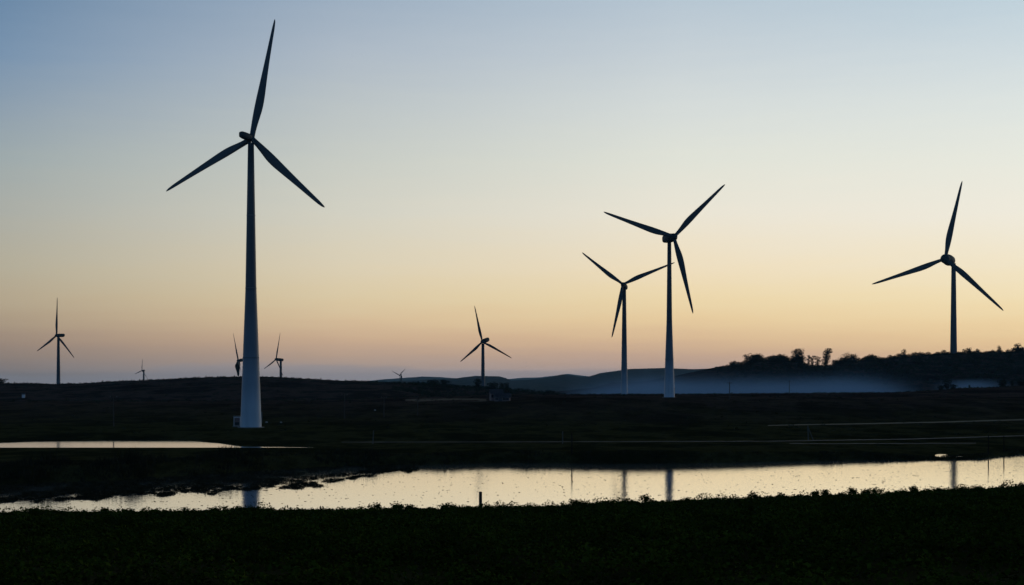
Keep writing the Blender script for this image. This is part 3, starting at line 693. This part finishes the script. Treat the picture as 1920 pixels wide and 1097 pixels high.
# ------------------------------------------------------------------ small buildings
m_white = mat('white_render', rough=.7, build=noise_col([(.3,(.62,.62,.62)), (.7,(.78,.78,.78))], (1,1,1)))
m_roof = mat('slate_roof', rough=.7, build=noise_col([(.3,(.04,.04,.045)), (.7,(.08,.075,.08))], (2,2,2)))
m_brick = mat('pinkish_wall', rough=.85, build=noise_col([(.3,(.20,.14,.13)), (.7,(.28,.2,.18))], (1,1,1)))
m_glass = mat('dark_glass', (.02,.025,.03), .1)
def house(p, L, Wd, Hh, rz, wall, label, cat, door=True, name='farm_building'):
    root = tag(empty(name, p), label, cat); root.rotation_euler.z = rz
    MB().add([(-L/2,-Wd/2,-.5),(L/2,-Wd/2,-.5),(L/2,Wd/2,-.5),(-L/2,Wd/2,-.5),(-L/2,-Wd/2,Hh),(L/2,-Wd/2,Hh),(L/2,Wd/2,Hh),(-L/2,Wd/2,Hh),(-L/2,0,Hh+Wd*.38),(L/2,0,Hh+Wd*.38)],
             [(0,1,5,4),(2,3,7,6),(1,2,6,9,5),(3,0,4,8,7),(0,3,2,1)]).build('wall', wall, root)
    e = .25; t = .12; s = .76
    MB().add([(-L/2-e,-Wd/2-e,Hh-e*s+.02),(L/2+e,-Wd/2-e,Hh-e*s+.02),(L/2+e,0,Hh+Wd*.38+.03),(-L/2-e,0,Hh+Wd*.38+.03),(-L/2-e,Wd/2+e,Hh-e*s+.02),(L/2+e,Wd/2+e,Hh-e*s+.02),
              (-L/2-e,-Wd/2-e,Hh-e*s+t),(L/2+e,-Wd/2-e,Hh-e*s+t),(L/2+e,0,Hh+Wd*.38+t+.03),(-L/2-e,0,Hh+Wd*.38+t+.03),(-L/2-e,Wd/2+e,Hh-e*s+t),(L/2+e,Wd/2+e,Hh-e*s+t)],
             [(0,3,2,1),(3,4,5,2),(6,7,8,9),(9,8,11,10),(0,1,7,6),(4,10,11,5),(1,2,8,7),(2,5,11,8),(0,6,9,3),(3,9,10,4)]).build('roof', m_roof, root)
    if door: MB().box((-L*.1,-Wd/2-.02,1.0), (1.0,.1,2.0)).build('door', m_roof, root)
    for q in ((-.34, .15, .34) if L > 2 else ()):
        w_ = MB().box((L*q,-Wd/2-.02,Hh*.6), (.9,.08,.9)).build('window', m_roof, root); MB().box((L*q,-Wd/2-.07,Hh*.6), (.74,.03,.74)).build('pane', m_glass, w_)
    return root
p = place(446, 801.5, 240); p.y += 3.0; p.x = (445.5-CX)/F*p.y; p.z = float(ground(p.x, p.y))
root = tag(empty('transformer_kiosk', p), 'small pale transformer cabinet at the left foot of the largest turbine', 'electrical cabinet')
MB().box((0,0,.95), (1.3,1.1,1.9)).build('cabinet', m_white, root)
MB().box((0,0,1.99), (1.55,1.35,.14)).build('lid', m_conc, root)
MB().box((0,0,.04), (1.6,1.4,.25)).build('plinth', m_conc, root)
d = MB().box((0,-.56,.95), (1.0,.05,1.5)).build('door', m_brick, root); MB().box((0,-.60,.62), (.8,.03,.5)).build('vent', m_nac, d)
house(place(44, 746, 330), 1.3, 1.2, 1.7, .2, m_white, 'tiny white-walled hut on the moor near the left photo edge', 'hut', False, 'moor_hut')
house(place(930, 751, 330), 3.2, 2.6, 2.0, .2, m_brick, 'low pinkish farmhouse below the dark ridge, right of the central turbine', 'farmhouse')
house(place(942, 752, 330), 4.2, 2.2, 1.1, -.1, m_brick, 'long low outbuilding adjoining the right of the pinkish farmhouse', 'outbuilding')
def stone(px, y, s, label, seed):
    rng = np.random.default_rng(seed); p = place(px, y, 200)
    V_ = []; F_ = []; n, m_ = 9, 6
    for i in range(m_+1):
        for j in range(n):
            a, e = 2*math.pi*j/n, math.pi*i/m_; r = s*(1+rng.uniform(-.16, .16)); V_.append((r*math.cos(a)*math.sin(e), r*.8*math.sin(a)*math.sin(e), r*.75*math.cos(e)+s*.35))
    for i in range(m_):
        for j in range(n): F_.append((i*n+j, (i+1)*n+j, (i+1)*n+(j+1)%n, i*n+(j+1)%n))
    tag(mesh('boulder', V_, F_, m_stone, loc=p), label, 'boulder', 'pale boulders on the moor')
m_stone = mat('pale_stone', rough=.85, build=noise_col([(.3,(.3,.3,.3)), (.7,(.5,.5,.48))], (3,3,3)))
stone(500, 793, .26, 'small pale boulder just right of the foot of the largest turbine', 1)
stone(527, 793, .22, 'smaller pale boulder further right of the largest turbine foot', 2)
stone(703, 770, .26, 'pale boulder on the moor beside the shorter utility pole', 3)

# ------------------------------------------------------------------ mist in the valley and haze over the whole land
def box_obj(name, x0, x1, y0, y1, z0, z1, m):
    return MB().box(((x0+x1)/2,(y0+y1)/2,(z0+z1)/2), (x1-x0,y1-y0,z1-z0)).build(name, m)
mm = bpy.data.materials.new('mist'); mm.use_nodes = True; nt = mm.node_tree; nt.nodes.clear()
o_ = nt.nodes.new('ShaderNodeOutputMaterial'); pv = nt.nodes.new('ShaderNodeVolumePrincipled'); nt.links.new(pv.outputs[0], o_.inputs['Volume'])
pv.inputs['Color'].default_value = (.42,.70,1,1); pv.inputs['Anisotropy'].default_value = 0
tcm = nt.nodes.new('ShaderNodeTexCoord'); sp = nt.nodes.new('ShaderNodeSeparateXYZ'); nt.links.new(tcm.outputs['Object'], sp.inputs[0])
def MM(op, a, b=None):
    n = nt.nodes.new('ShaderNodeMath'); n.operation = op
    for i, v_ in enumerate((a, b)):
        if v_ is None: continue
        if isinstance(v_, (int, float)): n.inputs[i].default_value = v_
        else: nt.links.new(v_, n.inputs[i])
    return n.outputs[0]
nzm = nt.nodes.new('ShaderNodeTexNoise'); nzm.inputs['Scale'].default_value = .016; nzm.inputs['Detail'].default_value = 3
nt.links.new(tcm.outputs['Object'], nzm.inputs['Vector'])
zz = MM('ADD', sp.outputs[2], MM('MULTIPLY', MM('SUBTRACT', nzm.outputs[0], .5), 22))
def rng_(x_, a, b):
    n = nt.nodes.new('ShaderNodeMapRange'); n.interpolation_type = 'SMOOTHSTEP'; nt.links.new(x_, n.inputs[0]); n.inputs[1].default_value = a; n.inputs[2].default_value = b; return n.outputs[0]
hz = MM('POWER', MM('SUBTRACT', 1, rng_(zz, 0, 25)), 3.0)
lx = rng_(sp.outputs[0], 22, 90)
rx_ = MM('SUBTRACT', 1, rng_(MM('SUBTRACT', sp.outputs[0], MM('MULTIPLY', sp.outputs[1], .27)), -48, 22))
cx2 = MM('SUBTRACT', sp.outputs[0], 233)
patch = MM('MULTIPLY', MM('SUBTRACT', 1, rng_(MM('ABSOLUTE', cx2), 2, 16)), MM('SUBTRACT', 1, rng_(MM('ABSOLUTE', MM('SUBTRACT', sp.outputs[1], 722)), 14, 40)))
pz = MM('SUBTRACT', 1, rng_(sp.outputs[2], 9, 14.5))
dens = MM('ADD', MM('MULTIPLY', MM('MULTIPLY', hz, lx), MM('MULTIPLY', rx_, .019)), MM('MULTIPLY', MM('MULTIPLY', patch, pz), .03))
nt.links.new(dens, pv.inputs['Density'])
mo = box_obj('valley_mist', 10, 420, 660, 1000, -14, 36, mm); tag(mo, 'blue evening mist pooled in the valley below the wooded hill', 'mist', kind='stuff')
hm = bpy.data.materials.new('haze'); hm.use_nodes = True; nt2 = hm.node_tree; nt2.nodes.clear()
o2 = nt2.nodes.new('ShaderNodeOutputMaterial'); p2 = nt2.nodes.new('ShaderNodeVolumePrincipled'); nt2.links.new(p2.outputs[0], o2.inputs['Volume'])
p2.inputs['Color'].default_value = (.48,.85,1,1); p2.inputs['Density'].default_value = HAZE_D; p2.inputs['Anisotropy'].default_value = 0
tag(box_obj('haze', -19000, 19000, -120, HAZE_FAR, -30, HAZE_TOP, hm), 'thin blue evening haze over the land', 'haze', kind='stuff')
S.cycles.volume_step_rate = .4; S.cycles.volume_max_steps = 128
S.cycles.use_denoising = True
S.cycles.max_bounces = 6; S.cycles.volume_bounces = 0
